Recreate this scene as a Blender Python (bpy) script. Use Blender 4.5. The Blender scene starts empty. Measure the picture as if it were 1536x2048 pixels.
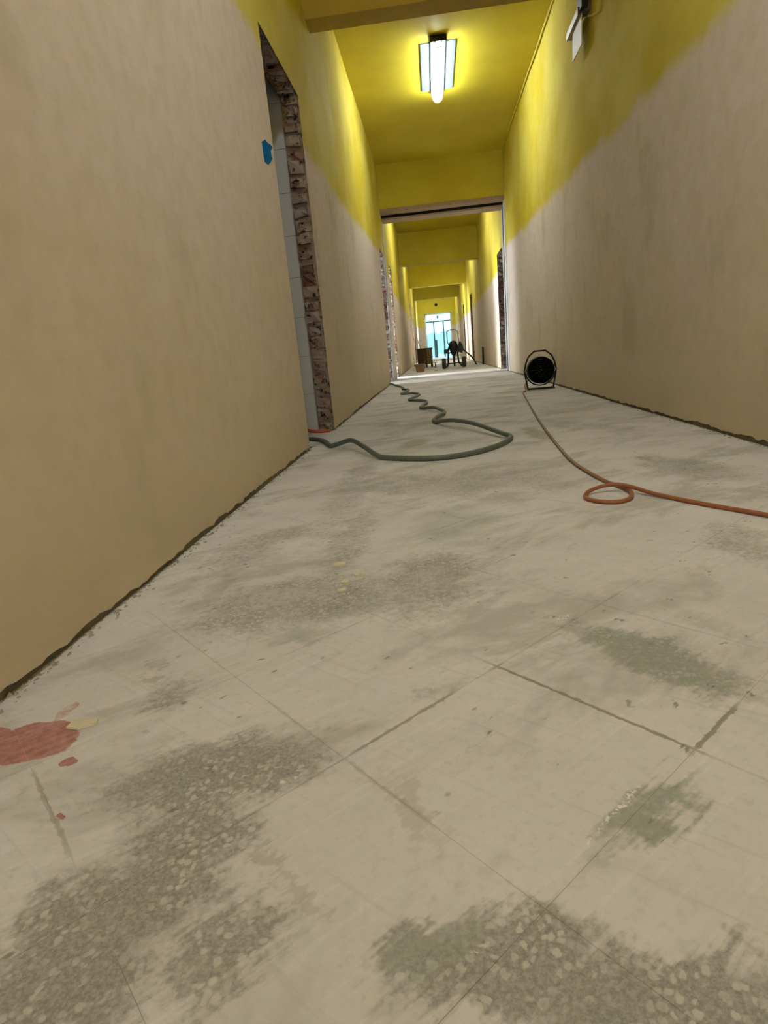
import bpy, math, random
from mathutils import Matrix, Vector, noise

# ---------------------------------------------------------------- camera, world, exposure
scene = bpy.context.scene
H = 0.48                                     # camera height above the floor
cam_data = bpy.data.cameras.new('camera')
cam_data.sensor_fit = 'HORIZONTAL'
cam_data.sensor_width = 36.0
cam_data.lens = 1200.0 / 1536.0 * 36.0
cam_data.clip_start = 0.02
cam = bpy.data.objects.new('camera', cam_data)
scene.collection.objects.link(cam)
r_ = Vector((0.9927929956, 0.0796109100, -0.0895777365))
u_ = Vector((0.0659420674, 0.2612464674, 0.9630170959))
f_ = Vector((-0.1000685346, 0.9619835686, -0.2541139550))
cam.matrix_world = Matrix(((r_.x, u_.x, -f_.x, 0), (r_.y, u_.y, -f_.y, 0), (r_.z, u_.z, -f_.z, H), (0, 0, 0, 1)))
scene.camera = cam

world = bpy.data.worlds.new('sky'); scene.world = world
world.use_nodes = True
bg = world.node_tree.nodes['Background']
bg.inputs[0].default_value = (0.42, 0.78, 0.90, 1)
bg.inputs[1].default_value = 3.0

scene.view_settings.view_transform = 'Standard'
scene.view_settings.look = 'None'
scene.view_settings.gamma = 1.0
scene.view_settings.use_curve_mapping = False
scene.view_settings.exposure = EXPOSURE = 0.33
scene.cycles.use_denoising = True
scene.cycles.adaptive_threshold = 0.1
scene.cycles.use_light_tree = False
scene.cycles.max_bounces = 5
scene.cycles.diffuse_bounces = 3
scene.cycles.sample_clamp_indirect = 6.0

LAMP = 42.0            # strength of the ceiling tubes
NEAR_FILL = 5.0         # unseen glowing pane added behind the camera as near fill light
ROOM_DAY = 70.0        # windows of the side rooms
END_DAY = 1.0          # glazed door at the far end
rnd = random.Random(7)

# ---------------------------------------------------------------- dimensions
XL, XR, ZC = -0.715, 1.25, 3.34
Y0, Y1 = -4.0, 33.5
TH = 0.11
DOORT = 2.03
# openings (y0, y1) in the two long walls
L_OPEN = [(3.25, 4.107), (9.70, 10.62), (11.58, 12.34), (20.95, 21.75), (23.25, 24.05)]
R_OPEN = [(10.97, 11.86), (19.45, 20.30), (24.15, 25.05), (29.9, 30.75)]

# ---------------------------------------------------------------- helpers
col = scene.collection
class MB:
    def __init__(s): s.v = []; s.f = []; s.sm = []
    def add(s, vs, fs, smooth=False):
        o = len(s.v); s.v += [tuple(p) for p in vs]
        for f in fs: s.f.append(tuple(i + o for i in f)); s.sm.append(smooth)
        return s
    def box(s, a, b):
        x0, y0, z0 = a; x1, y1, z1 = b
        vs = [(x0,y0,z0),(x1,y0,z0),(x1,y1,z0),(x0,y1,z0),(x0,y0,z1),(x1,y0,z1),(x1,y1,z1),(x0,y1,z1)]
        return s.add(vs, [(3,2,1,0),(4,5,6,7),(0,1,5,4),(1,2,6,5),(2,3,7,6),(3,0,4,7)])
    def quad(s, a, b, c, d): return s.add([a,b,c,d], [(0,1,2,3)])
    def bar(s, p, q, w, d=None):
        """square bar from p to q"""
        return s.tube([p, q], (w/2)*1.414, 4, smooth=False, rot=math.pi/4)
    def tube(s, pts, rad, n=10, smooth=True, cap=True, rot=0.0):
        pts = [Vector(p) for p in pts]; m = len(pts)
        rads = rad if isinstance(rad, (list, tuple)) else [rad]*m
        up = None; rings = []
        for i in range(m):
            t = (pts[min(i+1, m-1)] - pts[max(i-1, 0)])
            if t.length < 1e-9: t = Vector((0,0,1))
            t.normalize()
            if up is None:
                up = Vector((0,0,1)) if abs(t.z) < .9 else Vector((0,1,0))
            a = t.cross(up)
            if a.length < 1e-6: a = t.cross(Vector((1,0,0)))
            a.normalize(); b = a.cross(t).normalized(); up = b
            rings.append([pts[i] + (a*math.cos(rot+2*math.pi*k/n) + b*math.sin(rot+2*math.pi*k/n))*rads[i] for k in range(n)])
        vs = [p for r in rings for p in r]; fs = []
        for i in range(m-1):
            for k in range(n):
                k2 = (k+1) % n
                fs.append((i*n+k, i*n+k2, (i+1)*n+k2, (i+1)*n+k))
        s.add(vs, fs, smooth)
        if cap:
            s.add(rings[0], [tuple(range(n-1, -1, -1))]); s.add(rings[-1], [tuple(range(n))])
        return s
    def lathe(s, prof, c, axis='z', n=24, smooth=True):
        """prof: (radius, height) pairs turned about the axis through c"""
        vs = []; m = len(prof)
        for (r, hh) in prof:
            for k in range(n):
                a = 2*math.pi*k/n; u, w = r*math.cos(a), r*math.sin(a)
                vs.append({'z': (c[0]+u, c[1]+w, c[2]+hh), 'y': (c[0]+u, c[1]+hh, c[2]+w), 'x': (c[0]+hh, c[1]+u, c[2]+w)}[axis])
        fs = []
        for i in range(m-1):
            for k in range(n):
                k2 = (k+1) % n
                fs.append((i*n+k, i*n+k2, (i+1)*n+k2, (i+1)*n+k))
        s.add(vs, fs, smooth)
        if prof[0][0] > 1e-6: s.add(vs[:n], [tuple(range(n))])
        if prof[-1][0] > 1e-6: s.add(vs[-n:], [tuple(range(n))])
        return s
    def mesh(s, name, mat):
        me = bpy.data.meshes.new(name); me.from_pydata(s.v, [], s.f)
        me.polygons.foreach_set('use_smooth', s.sm)
        if mat: me.materials.append(mat)
        me.update(); return me
    def build(s, name, mat, parent=None):
        o = bpy.data.objects.new(name, s.mesh(name, mat)); col.objects.link(o)
        if parent: o.parent = parent
        return o
def tag(o, label, cat, group=None):
    o['label'] = label; o['category'] = cat
    if group: o['group'] = group
    return o
def struct(o, label=None):
    o['kind'] = 'structure'
    if label: o['label'] = label
    return o
def empty(name, loc=(0,0,0), rz=0.0):
    o = bpy.data.objects.new(name, None); col.objects.link(o)
    o.location = loc; o.rotation_euler.z = rz; o.empty_display_size = .1
    return o
def spline(pts, n=8):
    """Catmull-Rom through pts"""
    P = [Vector(p) for p in pts]; P = [P[0]*2-P[1]] + P + [P[-1]*2-P[-2]]; out = []
    for i in range(1, len(P)-2):
        a, b, c, d = P[i-1:i+3]
        for k in range(n):
            t = k/n
            out.append(.5*((2*b) + (c-a)*t + (2*a-5*b+4*c-d)*t*t + (3*b-a-3*c+d)*t**3))
    out.append(P[-2]); return out

# ---------------------------------------------------------------- material helpers
class NT:
    def __init__(s, name):
        s.m = bpy.data.materials.new(name); s.m.use_nodes = True
        s.t = s.m.node_tree; s.bsdf = s.t.nodes['Principled BSDF']
        s.geo = None
    def n(s, typ, **kw):
        nd = s.t.nodes.new(typ)
        for k, v in kw.items(): setattr(nd, k, v)
        return nd
    def set(s, sock, v):
        if hasattr(v, 'is_linked') or isinstance(v, bpy.types.NodeSocket): s.t.links.new(v, sock)
        elif v is not None:
            if isinstance(v, (tuple, list)) and len(v) == 3 and sock.type == 'RGBA': v = (*v, 1)
            sock.default_value = v
    def pos(s):
        if not s.geo: s.geo = s.n('ShaderNodeNewGeometry')
        return s.geo.outputs['Position']
    def noise(s, scale, vec=None, detail=4, rough=.55, dist=0.0, col=False):
        nd = s.n('ShaderNodeTexNoise'); s.set(nd.inputs['Vector'], vec if vec is not None else s.pos())
        nd.inputs['Scale'].default_value = scale; nd.inputs['Detail'].default_value = detail
        nd.inputs['Roughness'].default_value = rough; nd.inputs['Distortion'].default_value = dist
        return nd.outputs['Color' if col else 'Fac']
    def voro(s, scale, vec=None, out='Distance', feature='F1'):
        nd = s.n('ShaderNodeTexVoronoi', feature=feature); s.set(nd.inputs['Vector'], vec if vec is not None else s.pos())
        nd.inputs['Scale'].default_value = scale
        return nd.outputs[out]
    def math(s, op, a, b=None, c=None, clamp=False):
        nd = s.n('ShaderNodeMath', operation=op, use_clamp=clamp)
        s.set(nd.inputs[0], a)
        if b is not None: s.set(nd.inputs[1], b)
        if c is not None: s.set(nd.inputs[2], c)
        return nd.outputs[0]
    def vmath(s, op, a, b=None, scale=None):
        nd = s.n('ShaderNodeVectorMath', operation=op); s.set(nd.inputs[0], a)
        if b is not None: s.set(nd.inputs[1], b)
        if scale is not None: s.set(nd.inputs['Scale'], scale)
        return nd.outputs['Value' if op in ('LENGTH', 'DOT_PRODUCT') else 'Vector']
    def mrange(s, v, a, b, c=0.0, d=1.0, smooth=True):
        nd = s.n('ShaderNodeMapRange'); nd.interpolation_type = 'SMOOTHSTEP' if smooth else 'LINEAR'
        s.set(nd.inputs['Value'], v)
        for k, x in zip(('From Min', 'From Max', 'To Min', 'To Max'), (a, b, c, d)): nd.inputs[k].default_value = x
        return nd.outputs['Result']
    def mix(s, fac, a, b, blend='MIX'):
        nd = s.n('ShaderNodeMix', data_type='RGBA', blend_type=blend)
        s.set(nd.inputs[0], fac); s.set(nd.inputs[6], a); s.set(nd.inputs[7], b)
        return nd.outputs[2]
    def map(s, loc=(0,0,0), rot=0.0, scale=(1,1,1), vec=None, kind='TEXTURE'):
        nd = s.n('ShaderNodeMapping', vector_type=kind); s.set(nd.inputs['Vector'], vec if vec is not None else s.pos())
        nd.inputs['Location'].default_value = loc; nd.inputs['Rotation'].default_value = (0,0,rot); nd.inputs['Scale'].default_value = scale
        return nd.outputs['Vector']
    def sep(s, vec=None):
        nd = s.n('ShaderNodeSeparateXYZ'); s.set(nd.inputs[0], vec if vec is not None else s.pos()); return nd.outputs
    def curve(s, v, pts, lo, hi):
        """float curve: v in [lo, hi] -> value, through pts (v, value in 0..1)"""
        nd = s.n('ShaderNodeFloatCurve'); c = nd.mapping.curves[0]
        while len(c.points) > 2: c.points.remove(c.points[-1])
        pp = [((a-lo)/(hi-lo), b) for a, b in pts]
        c.points[0].location = pp[0]; c.points[1].location = pp[-1]
        for q in pp[1:-1]: c.points.new(*q)
        nd.mapping.update()
        s.set(nd.inputs['Value'], s.mrange(v, lo, hi, smooth=False)); return nd.outputs[0]
    def bump(s, h, strength=.3, dist=.01):
        nd = s.n('ShaderNodeBump'); s.set(nd.inputs['Height'], h)
        nd.inputs['Strength'].default_value = strength; nd.inputs['Distance'].default_value = dist
        s.t.links.new(nd.outputs[0], s.bsdf.inputs['Normal'])
    def done(s, color=None, rough=.7, metal=0.0, spec=.35):
        if color is not None: s.set(s.bsdf.inputs['Base Color'], color)
        s.set(s.bsdf.inputs['Roughness'], rough); s.set(s.bsdf.inputs['Metallic'], metal)
        s.bsdf.inputs['Specular IOR Level'].default_value = spec
        return s.m
def plain(name, c, rough=.6, metal=0.0, var=.25, scale=25.0, spec=.35):
    t = NT(name); k = t.noise(scale, detail=5)
    c2 = tuple(x*(1-var) for x in c); c1 = tuple(min(1, x*(1+var*.5)) for x in c)
    t.bump(k, .12, .004)
    return t.done(t.mix(k, c2, c1), rough, metal, spec)
def emit(name, c, strength):
    t = NT(name); t.set(t.bsdf.inputs['Emission Color'], c); t.bsdf.inputs['Emission Strength'].default_value = strength
    k = t.noise(6.0)
    return t.done(t.mix(k, tuple(x*.8 for x in c), c), .4)

# ---------------------------------------------------------------- materials
def wall_material(name, bpts, seed, flip):
    """cream plaster below, yellow paint above an uneven soft line; bpts: (y, height of that line)"""
    t = NT(name); p = t.pos(); x, y, z = t.sep()
    lo, hi = -4.0, 34.0
    zb = t.math('MULTIPLY', t.curve(y, [(a, (b-1.0)/1.5) for a, b in bpts], lo, hi), 1.5)
    zb = t.math('ADD', zb, 1.0)
    n1 = t.noise(2.2, t.map((seed, 0, 0), 0, (1,1,1)), 5, .6)
    zb = t.math('ADD', zb, t.math('MULTIPLY', t.math('SUBTRACT', n1, .5), .22))
    k = t.mrange(t.math('SUBTRACT', z, zb), -.05, .07)
    big = t.noise(1.1, detail=5, rough=.6); fine = t.noise(14, detail=6, rough=.65)
    st = t.noise(3.0, t.map((seed, 0, 0), 0, (1, 1.1, 1.9)), 4, .55)
    up_ = t.mrange(t.math('ADD', z, t.math('MULTIPLY', t.math('SUBTRACT', big, .5), 1.6)), .35, 1.35)
    cream = t.mix(up_, (.64, .525, .385), (.70, .585, .515))
    cream = t.mix(t.math('MULTIPLY', t.mrange(fine, .35, .75), .35), cream, (.50, .41, .27))
    cream = t.mix(t.math('MULTIPLY', t.mrange(st, .52, .72), .40), cream, (.40, .335, .215))
    # more ochre towards the skirting line
    low = t.mrange(t.math('ADD', z, t.math('MULTIPLY', t.math('SUBTRACT', fine, .5), .25)), .02, .30, 1, 0)
    cream = t.mix(t.math('MULTIPLY', low, .40), cream, (.50, .40, .24))
    yel = t.mix(t.mrange(big, .35, .7), (.56, .435, .025), (.68, .57, .11))
    yel = t.mix(t.math('MULTIPLY', t.mrange(st, .55, .72), .3), yel, (.68, .59, .20))
    c = t.mix(k, cream, yel)
    t.bump(t.math('ADD', t.math('MULTIPLY', st, .6), t.math('MULTIPLY', fine, .4)), .35, .012)
    return t.done(c, t.mrange(fine, .3, .7, .72, .88), 0, .12)

def yellow_material(name, c=(.60, .47, .025), c2=(.68, .56, .04)):
    t = NT(name); b = t.noise(1.6, detail=5); f = t.noise(30, detail=4)
    t.bump(t.math('ADD', b, t.math('MULTIPLY', f, .25)), .2, .01)
    return t.done(t.mix(t.mrange(b, .3, .7), c, c2), .6, 0, .25)

S, U0, V0, GAP = .295, .641, .2546, .0005
PATCH = [
    ('W', 0.9, -0.302, 0.617, 0.153, 0.075, -2.93), ('W', 0.9, -0.296, 0.506, 0.087, 0.071, 1.88), ('W', 1.0, -0.337, 0.414, 0.101, 0.073, -2.72),
    ('W', 1.0, -0.346, 0.348, 0.082, 0.043, -3.07), ('W', 0.8, -0.22, 0.388, 0.056, 0.043, -2.49), ('W', 1.0, 0.02, 0.375, 0.104, 0.043, -3.05),
    ('W', 1.0, 0.136, 0.357, 0.11, 0.038, -3.08), ('W', 0.8, -0.035, 0.39, 0.057, 0.029, -2.7), ('G', 0.8, -0.035, 0.39, 0.057, 0.029, -2.7),
    ('G', 0.9, 0.188, 0.542, 0.097, 0.037, -2.55), ('G', 0.6, 0.119, 0.487, 0.057, 0.016, 0.85), ('W', 0.5, 0.188, 0.541, 0.076, 0.03, -2.53),
    ('W', 0.8, 0.294, 0.86, 0.177, 0.06, 2.28), ('G', 0.9, 0.294, 0.86, 0.177, 0.06, 2.28), ('G', 0.6, 0.43, 0.949, 0.07, 0.039, 2.15),
    ('W', 0.7, -0.308, 1.141, 0.269, 0.157, -2.93), ('W', 0.75, -0.05, 1.219, 0.206, 0.113, 1.38), ('W', 0.6, -0.266, 1.539, 0.361, 0.063, 1.52),
    ('G', 0.7, -0.266, 0.981, 0.082, 0.043, -2.89), ('G', 0.7, 0.014, 1.645, 0.266, 0.178, 1.34), ('G', 0.5, -0.139, 1.102, 0.151, 0.101, -2.93),
    ('W', 0.4, -0.023, 0.792, 0.057, 0.033, -2.87), ('W', 0.7, -0.436, 0.802, 0.05, 0.047, -2.8), ('W', 0.4, -0.346, 2.306, 0.834, 0.085, 1.57),
    ('W', 0.45, 0.019, 2.193, 0.48, 0.247, 3.04), ('W', 0.5, 0.86, 2.166, 0.292, 0.131, 1.85), ('W', 0.6, 0.657, 1.335, 0.175, 0.069, 1.48),
    ('G', 0.5, 0.184, 1.171, 0.067, 0.035, 2.43), ('W', 0.4, -0.545, 1.481, 0.188, 0.096, 1.41), ('W', 0.4, -0.477, 1.637, 0.149, 0.082, -2.62),
    ('W', 0.35, -0.104, 4.025, 0.544, 0.337, 2.44), ('W', 0.35, 0.74, 3.474, 0.536, 0.151, 2.1),
    ('D', 0.9, 0.513, 3.224, 0.267, 0.062, 1.6), ('D', 0.8, -0.133, 3.236, 0.186, 0.083, 1.32), ('D', 0.7, 0.024, 3.033, 0.084, 0.051, 1.6),
    ('D', 0.9, 0.779, 2.354, 0.063, 0.035, 1.85), ('D', 0.55, -0.193, 0.475, 0.024, 0.016, 1.82), ('D', 0.4, -0.158, 0.438, 0.04, 0.013, 2.21),
    ('D', 0.6, -0.49, 0.842, 0.02, 0.015, 2.74), ('D', 0.5, -0.51, 0.889, 0.017, 0.013, 2.74), ('D', 0.4, -0.055, 0.548, 0.072, 0.021, 2.15),
    ('D', 0.7, 0.791, 7.176, 0.238, 0.215, 2.25), ('D', 0.7, 0.768, 6.111, 0.222, 0.161, 2.72), ('D', 0.6, 0.571, 5.626, 0.18, 0.114, 2.98),
    ('D', 0.5, -0.527, 1.205, 0.129, 0.034, 1.44), ('R', 1.0, -0.589, 0.689, 0.062, 0.045, 2.75), ('R', 1.0, -0.658, 0.683, 0.093, 0.034, 2.73),
    ('R', 0.9, -0.513, 0.639, 0.014, 0.011, -2.5), ('R', 0.9, -0.461, 0.541, 0.006, 0.004, 2.78), ('R', 0.5, -0.59, 0.757, 0.025, 0.011, 1.31),
    ('H', 1.0, 0.166, 0.547, 0.058, 0.004, -2.36), ('H', 0.9, 0.128, 0.509, 0.026, 0.002, -2.39), ('H', 0.8, -0.206, 0.599, 0.018, 0.005, -2.55),
    ('S', 1.0, .165, .74, .165, .03, 2.356), ('S', 1.0, .315, .675, .065, .03, .785), ('S', .8, -.07, .708, .10, .03, .785), ('S', .6, -.48, .56, .10, .03, 2.356), ('S', .4, -.08, .575, .08, .03, 2.356),
    ('H', 0.7, 0.196, 1.002, 0.026, 0.01, -2.4), ('H', 0.6, 0.005, 0.387, 0.013, 0.005, -2.61),
]
def floor_material(name, ylo, yhi, joint=False):
    """ground terrazzo under a skin of cement dust; PATCH lists the worn and stained places (metres)"""
    t = NT(name); p = t.pos()
    n_mid = t.noise(7, detail=5, rough=.65); n_fin = t.noise(70, detail=4, rough=.7)
    n_big = t.noise(1.7, detail=4, rough=.62)
    # ragged edges: the position is shaken by noise before the patches are measured
    w1 = t.vmath('SCALE', t.vmath('SUBTRACT', t.noise(13, detail=4, rough=.7, col=True), (.5,.5,.5)), scale=.13)
    w2 = t.vmath('SCALE', t.vmath('SUBTRACT', t.noise(46, t.map((0,0,0), .72, (4.2, .42, 1)), detail=3, col=True), (.5,.5,.5)), scale=.07)
    q = t.vmath('ADD', t.vmath('ADD', p, w1), w2)
    qs = t.vmath('ADD', p, t.vmath('SCALE', w1, scale=.28))
    masks = {}
    for (k, w, cx, cy, a, b, th) in PATCH:
        if k == 'W': a, b, w = a*1.15, b*1.15, (w if w >= .6 else w + .17)
        if cy + max(a, b)*1.4 + .06 < ylo or cy - max(a, b)*1.4 - .06 > yhi: continue
        d = t.vmath('LENGTH', t.map((cx, cy, 0), th, (a, b, 1.0), qs if k in 'RHS' else q))
        soft = {'W': (1.4, .35), 'G': (1.4, .25), 'D': (1.2, .5), 'R': (1.1, .85), 'H': (1.3, .3), 'S': (1.2, .7)}[k]
        v = t.mrange(d, soft[0], soft[1], 0, w)
        masks[k] = v if k not in masks else t.math('MAXIMUM', masks[k], v)
    scr1 = t.noise(34, t.map((0,0,0), .72, (8, .30, 1)), 3, .6)
    scr2 = t.noise(30, t.map((0,0,0), -.62, (8, .33, 1)), 3, .6)
    # the dust skin
    c = t.mix(t.mrange(n_big, .3, .7), DUST1, DUST2)
    c = t.mix(t.math('MULTIPLY', t.mrange(n_mid, .42, .75), .38), c, DUST3)
    c = t.mix(t.math('MULTIPLY', t.mrange(scr1, .50, .75), .30), c, DUST4)
    c = t.mix(t.math('MULTIPLY', t.mrange(scr2, .56, .78), .30), c, (.36, .32, .25))
    c = t.mix(t.math('MULTIPLY', t.mrange(n_fin, .50, .72), .30), c, (.40, .365, .31))
    # faint grey clouds where the dust is thin
    cl = t.noise(3.4, t.map((0,0,0), .6, (1.6, .8, 1)), 5, .70, .4)
    c = t.mix(t.math('MULTIPLY', t.mrange(cl, .47, .64), .58), c, (.315, .295, .265))
    if 'D' in masks: c = t.mix(t.math('MULTIPLY', masks['D'], .62), c, (.21, .175, .115))
    if 'W' in masks:
        e = t.math('ADD', masks['W'], t.math('MULTIPLY', t.math('SUBTRACT', n_mid, .5), .9))
        e = t.math('ADD', e, t.math('MULTIPLY', t.math('SUBTRACT', n_fin, .5), .7))
        e = t.math('MULTIPLY', t.mrange(e, .20, .95), t.mrange(masks['W'], .02, .3))
        vq = t.vmath('ADD', p, t.vmath('ADD', t.vmath('SCALE', w2, scale=.15), t.vmath('SCALE', w1, scale=.10)))
        vn = t.n('ShaderNodeTexVoronoi'); t.set(vn.inputs['Vector'], vq); vn.inputs['Scale'].default_value = 118
        chip = t.sep(vn.outputs['Color'])
        ck = t.math('MULTIPLY', t.mrange(vn.outputs['Distance'], .58, .34), t.mrange(chip[0], .25, .75))
        ck = t.math('MULTIPLY', ck, t.mrange(n_mid, .34, .58))
        n_gr = t.noise(210, detail=3, rough=.75)
        agg = t.mix(t.mrange(n_gr, .36, .64), (.175, .162, .145), (.375, .35, .318))
        agg = t.mix(.35, agg, t.mix(n_mid, (.22, .203, .18), (.34, .318, .29)))
        agg = t.mix(t.math('MULTIPLY', ck, .8), agg, (.55, .515, .465))
        c = t.mix(t.math('MULTIPLY', e, .92), c, agg)
    if 'G' in masks:
        g = t.math('ADD', masks['G'], t.math('MULTIPLY', t.math('SUBTRACT', n_mid, .5), 1.0))
        g = t.math('MULTIPLY', t.mrange(g, .25, 1.0), t.mrange(masks['G'], .02, .3))
        c = t.mix(t.math('MULTIPLY', g, .62), c, t.mix(n_fin, (.19, .215, .175), (.37, .39, .32)))
    if 'H' in masks:
        hh = t.math('MULTIPLY', t.math('MULTIPLY', masks['H'], t.mrange(t.noise(190, detail=1), .47, .56)), .9)
        c = t.mix(hh, c, (.80, .76, .68))
    if 'R' in masks:
        rr = t.math('ADD', masks['R'], t.math('MULTIPLY', t.math('SUBTRACT', n_fin, .55), .7))
        rr = t.math('MULTIPLY', t.mrange(rr, .30, .65), t.mrange(masks['R'], .02, .25))
        c = t.mix(t.math('MULTIPLY', rr, t.mrange(scr1, .35, .7, .92, .74)), c, t.mix(t.mrange(n_fin, .35, .65), (.30, .085, .07), (.42, .17, .135)))
    # dark specks and small pits
    sp = t.voro(23, t.vmath('ADD', p, t.vmath('SCALE', w2, scale=.5))); pick = t.mrange(t.noise(4.3, detail=2), .44, .56)
    sz = t.mrange(sp, .15, .06)
    c = t.mix(t.math('MULTIPLY', t.math('MULTIPLY', sz, pick), .7), c, (.15, .125, .085))
    # dirty broken seams between some of the tiles
    x_, y_, z_ = t.sep(t.vmath('ADD', p, t.vmath('SCALE', w1, scale=.035)))
    if not joint and yhi < 20:
        ds = []
        for sg, o in ((1, U0), (-1, V0)):
            u = t.math('DIVIDE', t.math('SUBTRACT', t.math('MULTIPLY', t.math('MULTIPLY_ADD', x_, sg, y_), math.sqrt(.5)), o), S)
            ds.append(t.math('MULTIPLY', t.math('ABSOLUTE', t.math('SUBTRACT', u, t.math('ROUND', u))), S))
        dm = t.math('MINIMUM', ds[0], ds[1])
        on = t.math('MULTIPLY', t.mrange(t.noise(4.1, t.map((5.3, 2.1, 0)), detail=3, rough=.7), .48, .62), .30)
        if 'S' in masks: on = t.math('MAXIMUM', on, masks['S'])
        wd = t.math('ADD', t.math('MULTIPLY', t.math('SUBTRACT', n_fin, .35), .009), .0012)
        sm = t.math('MULTIPLY', t.mrange(t.math('SUBTRACT', dm, wd), .0012, -.0006), on)
        c = t.mix(t.math('MULTIPLY', sm, .72), c, (.20, .17, .115))
    if joint:
        c = t.mix(t.mrange(t.noise(2.6, detail=4, rough=.7), .46, .60), DUST1, (.15, .125, .085))
        return t.done(c, .9, 0, .1)
    t.bump(t.math('ADD', t.math('MULTIPLY', n_fin, .4), t.math('MULTIPLY', t.noise(9, detail=3), .5)), .30, .004)
    return t.done(c, .72, 0, .3)
DUST1, DUST2, DUST3, DUST4 = (.59, .54, .51), (.68, .635, .60), (.49, .45, .42), (.76, .72, .685)

def brick_material(name, c1, c2, mortar):
    t = NT(name); oi = t.n('ShaderNodeObjectInfo')
    base = t.mix(oi.outputs['Random'], c1, c2)
    n = t.noise(26, detail=6, rough=.7); n2 = t.noise(9, detail=4)
    c = t.mix(t.mrange(n2, .36, .56), base, mortar)
    c = t.mix(t.mrange(n, .52, .64), c, tuple(x*.12 for x in c1))  # dark noise blotches paint in the shade of broken cavities
    t.bump(n, .9, .02)
    return t.done(c, .9, 0, .1)

M = {}
M['wall_l'] = wall_material('left_wall_paint', [(-4,1.85),(1.5,1.92),(2.8,1.93),(4.06,1.74),(5.9,1.77),(7.9,1.87),(9.6,1.92),(12.5,1.62),(34,1.62)], 3.0, 1)
M['wall_r'] = wall_material('right_wall_paint', [(-4,1.68),(2.95,1.68),(4.4,1.72),(6.7,1.80),(8.8,1.88),(10.4,1.92),(12.5,1.68),(34,1.62)], 11.0, -1)
M['yellow'] = yellow_material('ceiling_yellow_paint')
M['ochre'] = yellow_material('dull_ochre_yellow', (.42, .285, .035), (.50, .34, .05))  # browner, darker version of the ceiling yellow
BANDS = (-9, .45, .75, 1.15, 1.9, 3.43)
M['tiles'] = [floor_material('terrazzo_tile', lo, hi) for lo, hi in ((-9, .66), (.45, .96), (.75, 1.36), (1.15, 2.11), (1.9, 3.43))]
M['floor'] = floor_material('terrazzo_floor', 3.4, 40)
M['joint'] = floor_material('terrazzo_joint', -99, -98, True)
M['brick'] = brick_material('brick_reddish', (.27, .13, .085), (.30, .20, .145), (.38, .31, .26))
M['brickdark'] = brick_material('brick_dark_red', (.16, .03, .025), (.20, .06, .045), (.20, .12, .10))
M['mortar'] = brick_material('rough_mortar', (.24, .17, .125), (.24, .17, .125), (.36, .28, .22))
M['plaster'] = plain('pale_plaster', (.50, .40, .30), .8)
M['pinkplaster'] = plain('bare_pinkish_plaster', (.42, .30, .20), .85)
M['whitewash'] = plain('white_plaster', (.66, .66, .66), .7, var=.12)
M['base'] = plain('dark_rough_concrete', (.21, .18, .115), .95, var=.6, scale=40)
M['roomwall'] = plain('side_room_paint', (.55, .53, .50), .7, var=.1, scale=3)
M['tile'] = plain('pale_grey_glazed_tile', (.60, .58, .56), .22, var=.06, scale=5, spec=.5)
M['grout'] = plain('grey_grout', (.34, .33, .32), .9)
M['black'] = plain('black_plastic', (.012, .012, .012), .45)
M['blackmetal'] = plain('black_painted_steel', (.010, .011, .010), .4, var=.5)
M['greymetal'] = plain('grey_steel', (.22, .22, .20), .35, .8)
M['rubber'] = plain('dusty_rubber', (.045, .04, .032), .85)
M['crumb'] = plain('plaster_crumb', (.36, .32, .25), .95, var=.5, scale=90)
M['recess_shade'] = plain('painted_recess_shade', (.012, .010, .008), .95)  # near-black colour standing in for shade inside recesses
M['hose'] = plain('grey_green_hose_plastic', (.115, .135, .115), .38, var=.3, scale=60)
M['white'] = plain('white_paint', (.78, .78, .76), .4, var=.08)
M['bluewhite'] = plain('blue_white_enamel', (.17, .21, .27), .6, var=.15, scale=14)
M['cream'] = plain('cream_plastic', (.62, .55, .40), .5, var=.1)
M['bucket'] = plain('brown_pink_plastic', (.33, .18, .10), .6)
M['crate'] = plain('brown_painted_board', (.11, .062, .028), .6, var=.4)
M['crateslat'] = plain('olive_brown_slat', (.32, .26, .13), .6, var=.4)
M['blue'] = plain('bright_blue_paint', (.004, .15, .40), .95, var=.3, scale=60, spec=.02)
M['chip'] = plain('pale_plaster_chip', (.66, .58, .40), .8)
M['orange'] = plain('orange_red_plastic', (.50, .075, .03), .5)
M['frame'] = plain('white_door_frame', (.75, .80, .80), .4, var=.05)
M['mullion'] = plain('grey_blue_mullion', (.10, .20, .22), .5, var=.1)
M['tube'] = emit('lit_tube', (.86, .94, 1.0), LAMP)
M['nearfill'] = emit('near_fill_glass', (1.0, .93, .82), NEAR_FILL)
M['roomday_soft'] = emit('dim_side_room_window_glass', (.80, .90, 1.0), ROOM_DAY*.3)
M['roomday'] = emit('side_room_window_glass', (.80, .90, 1.0), ROOM_DAY)
def cord_material():
    t = NT('orange_cord_rubber'); y = t.sep()[1]; n = t.noise(30, detail=5)
    k = t.mrange(t.math('ADD', y, t.math('MULTIPLY', n, .5)), 1.95, 2.9)
    k = t.math('MULTIPLY', k, t.mrange(y, 6.0, 5.7))
    return t.done(t.mix(k, t.mix(n, (.25, .075, .025), (.34, .12, .05)), t.mix(n, (.20, .13, .06), (.26, .18, .09))), .5, 0, .4)
M['cord'] = cord_material()
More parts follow.
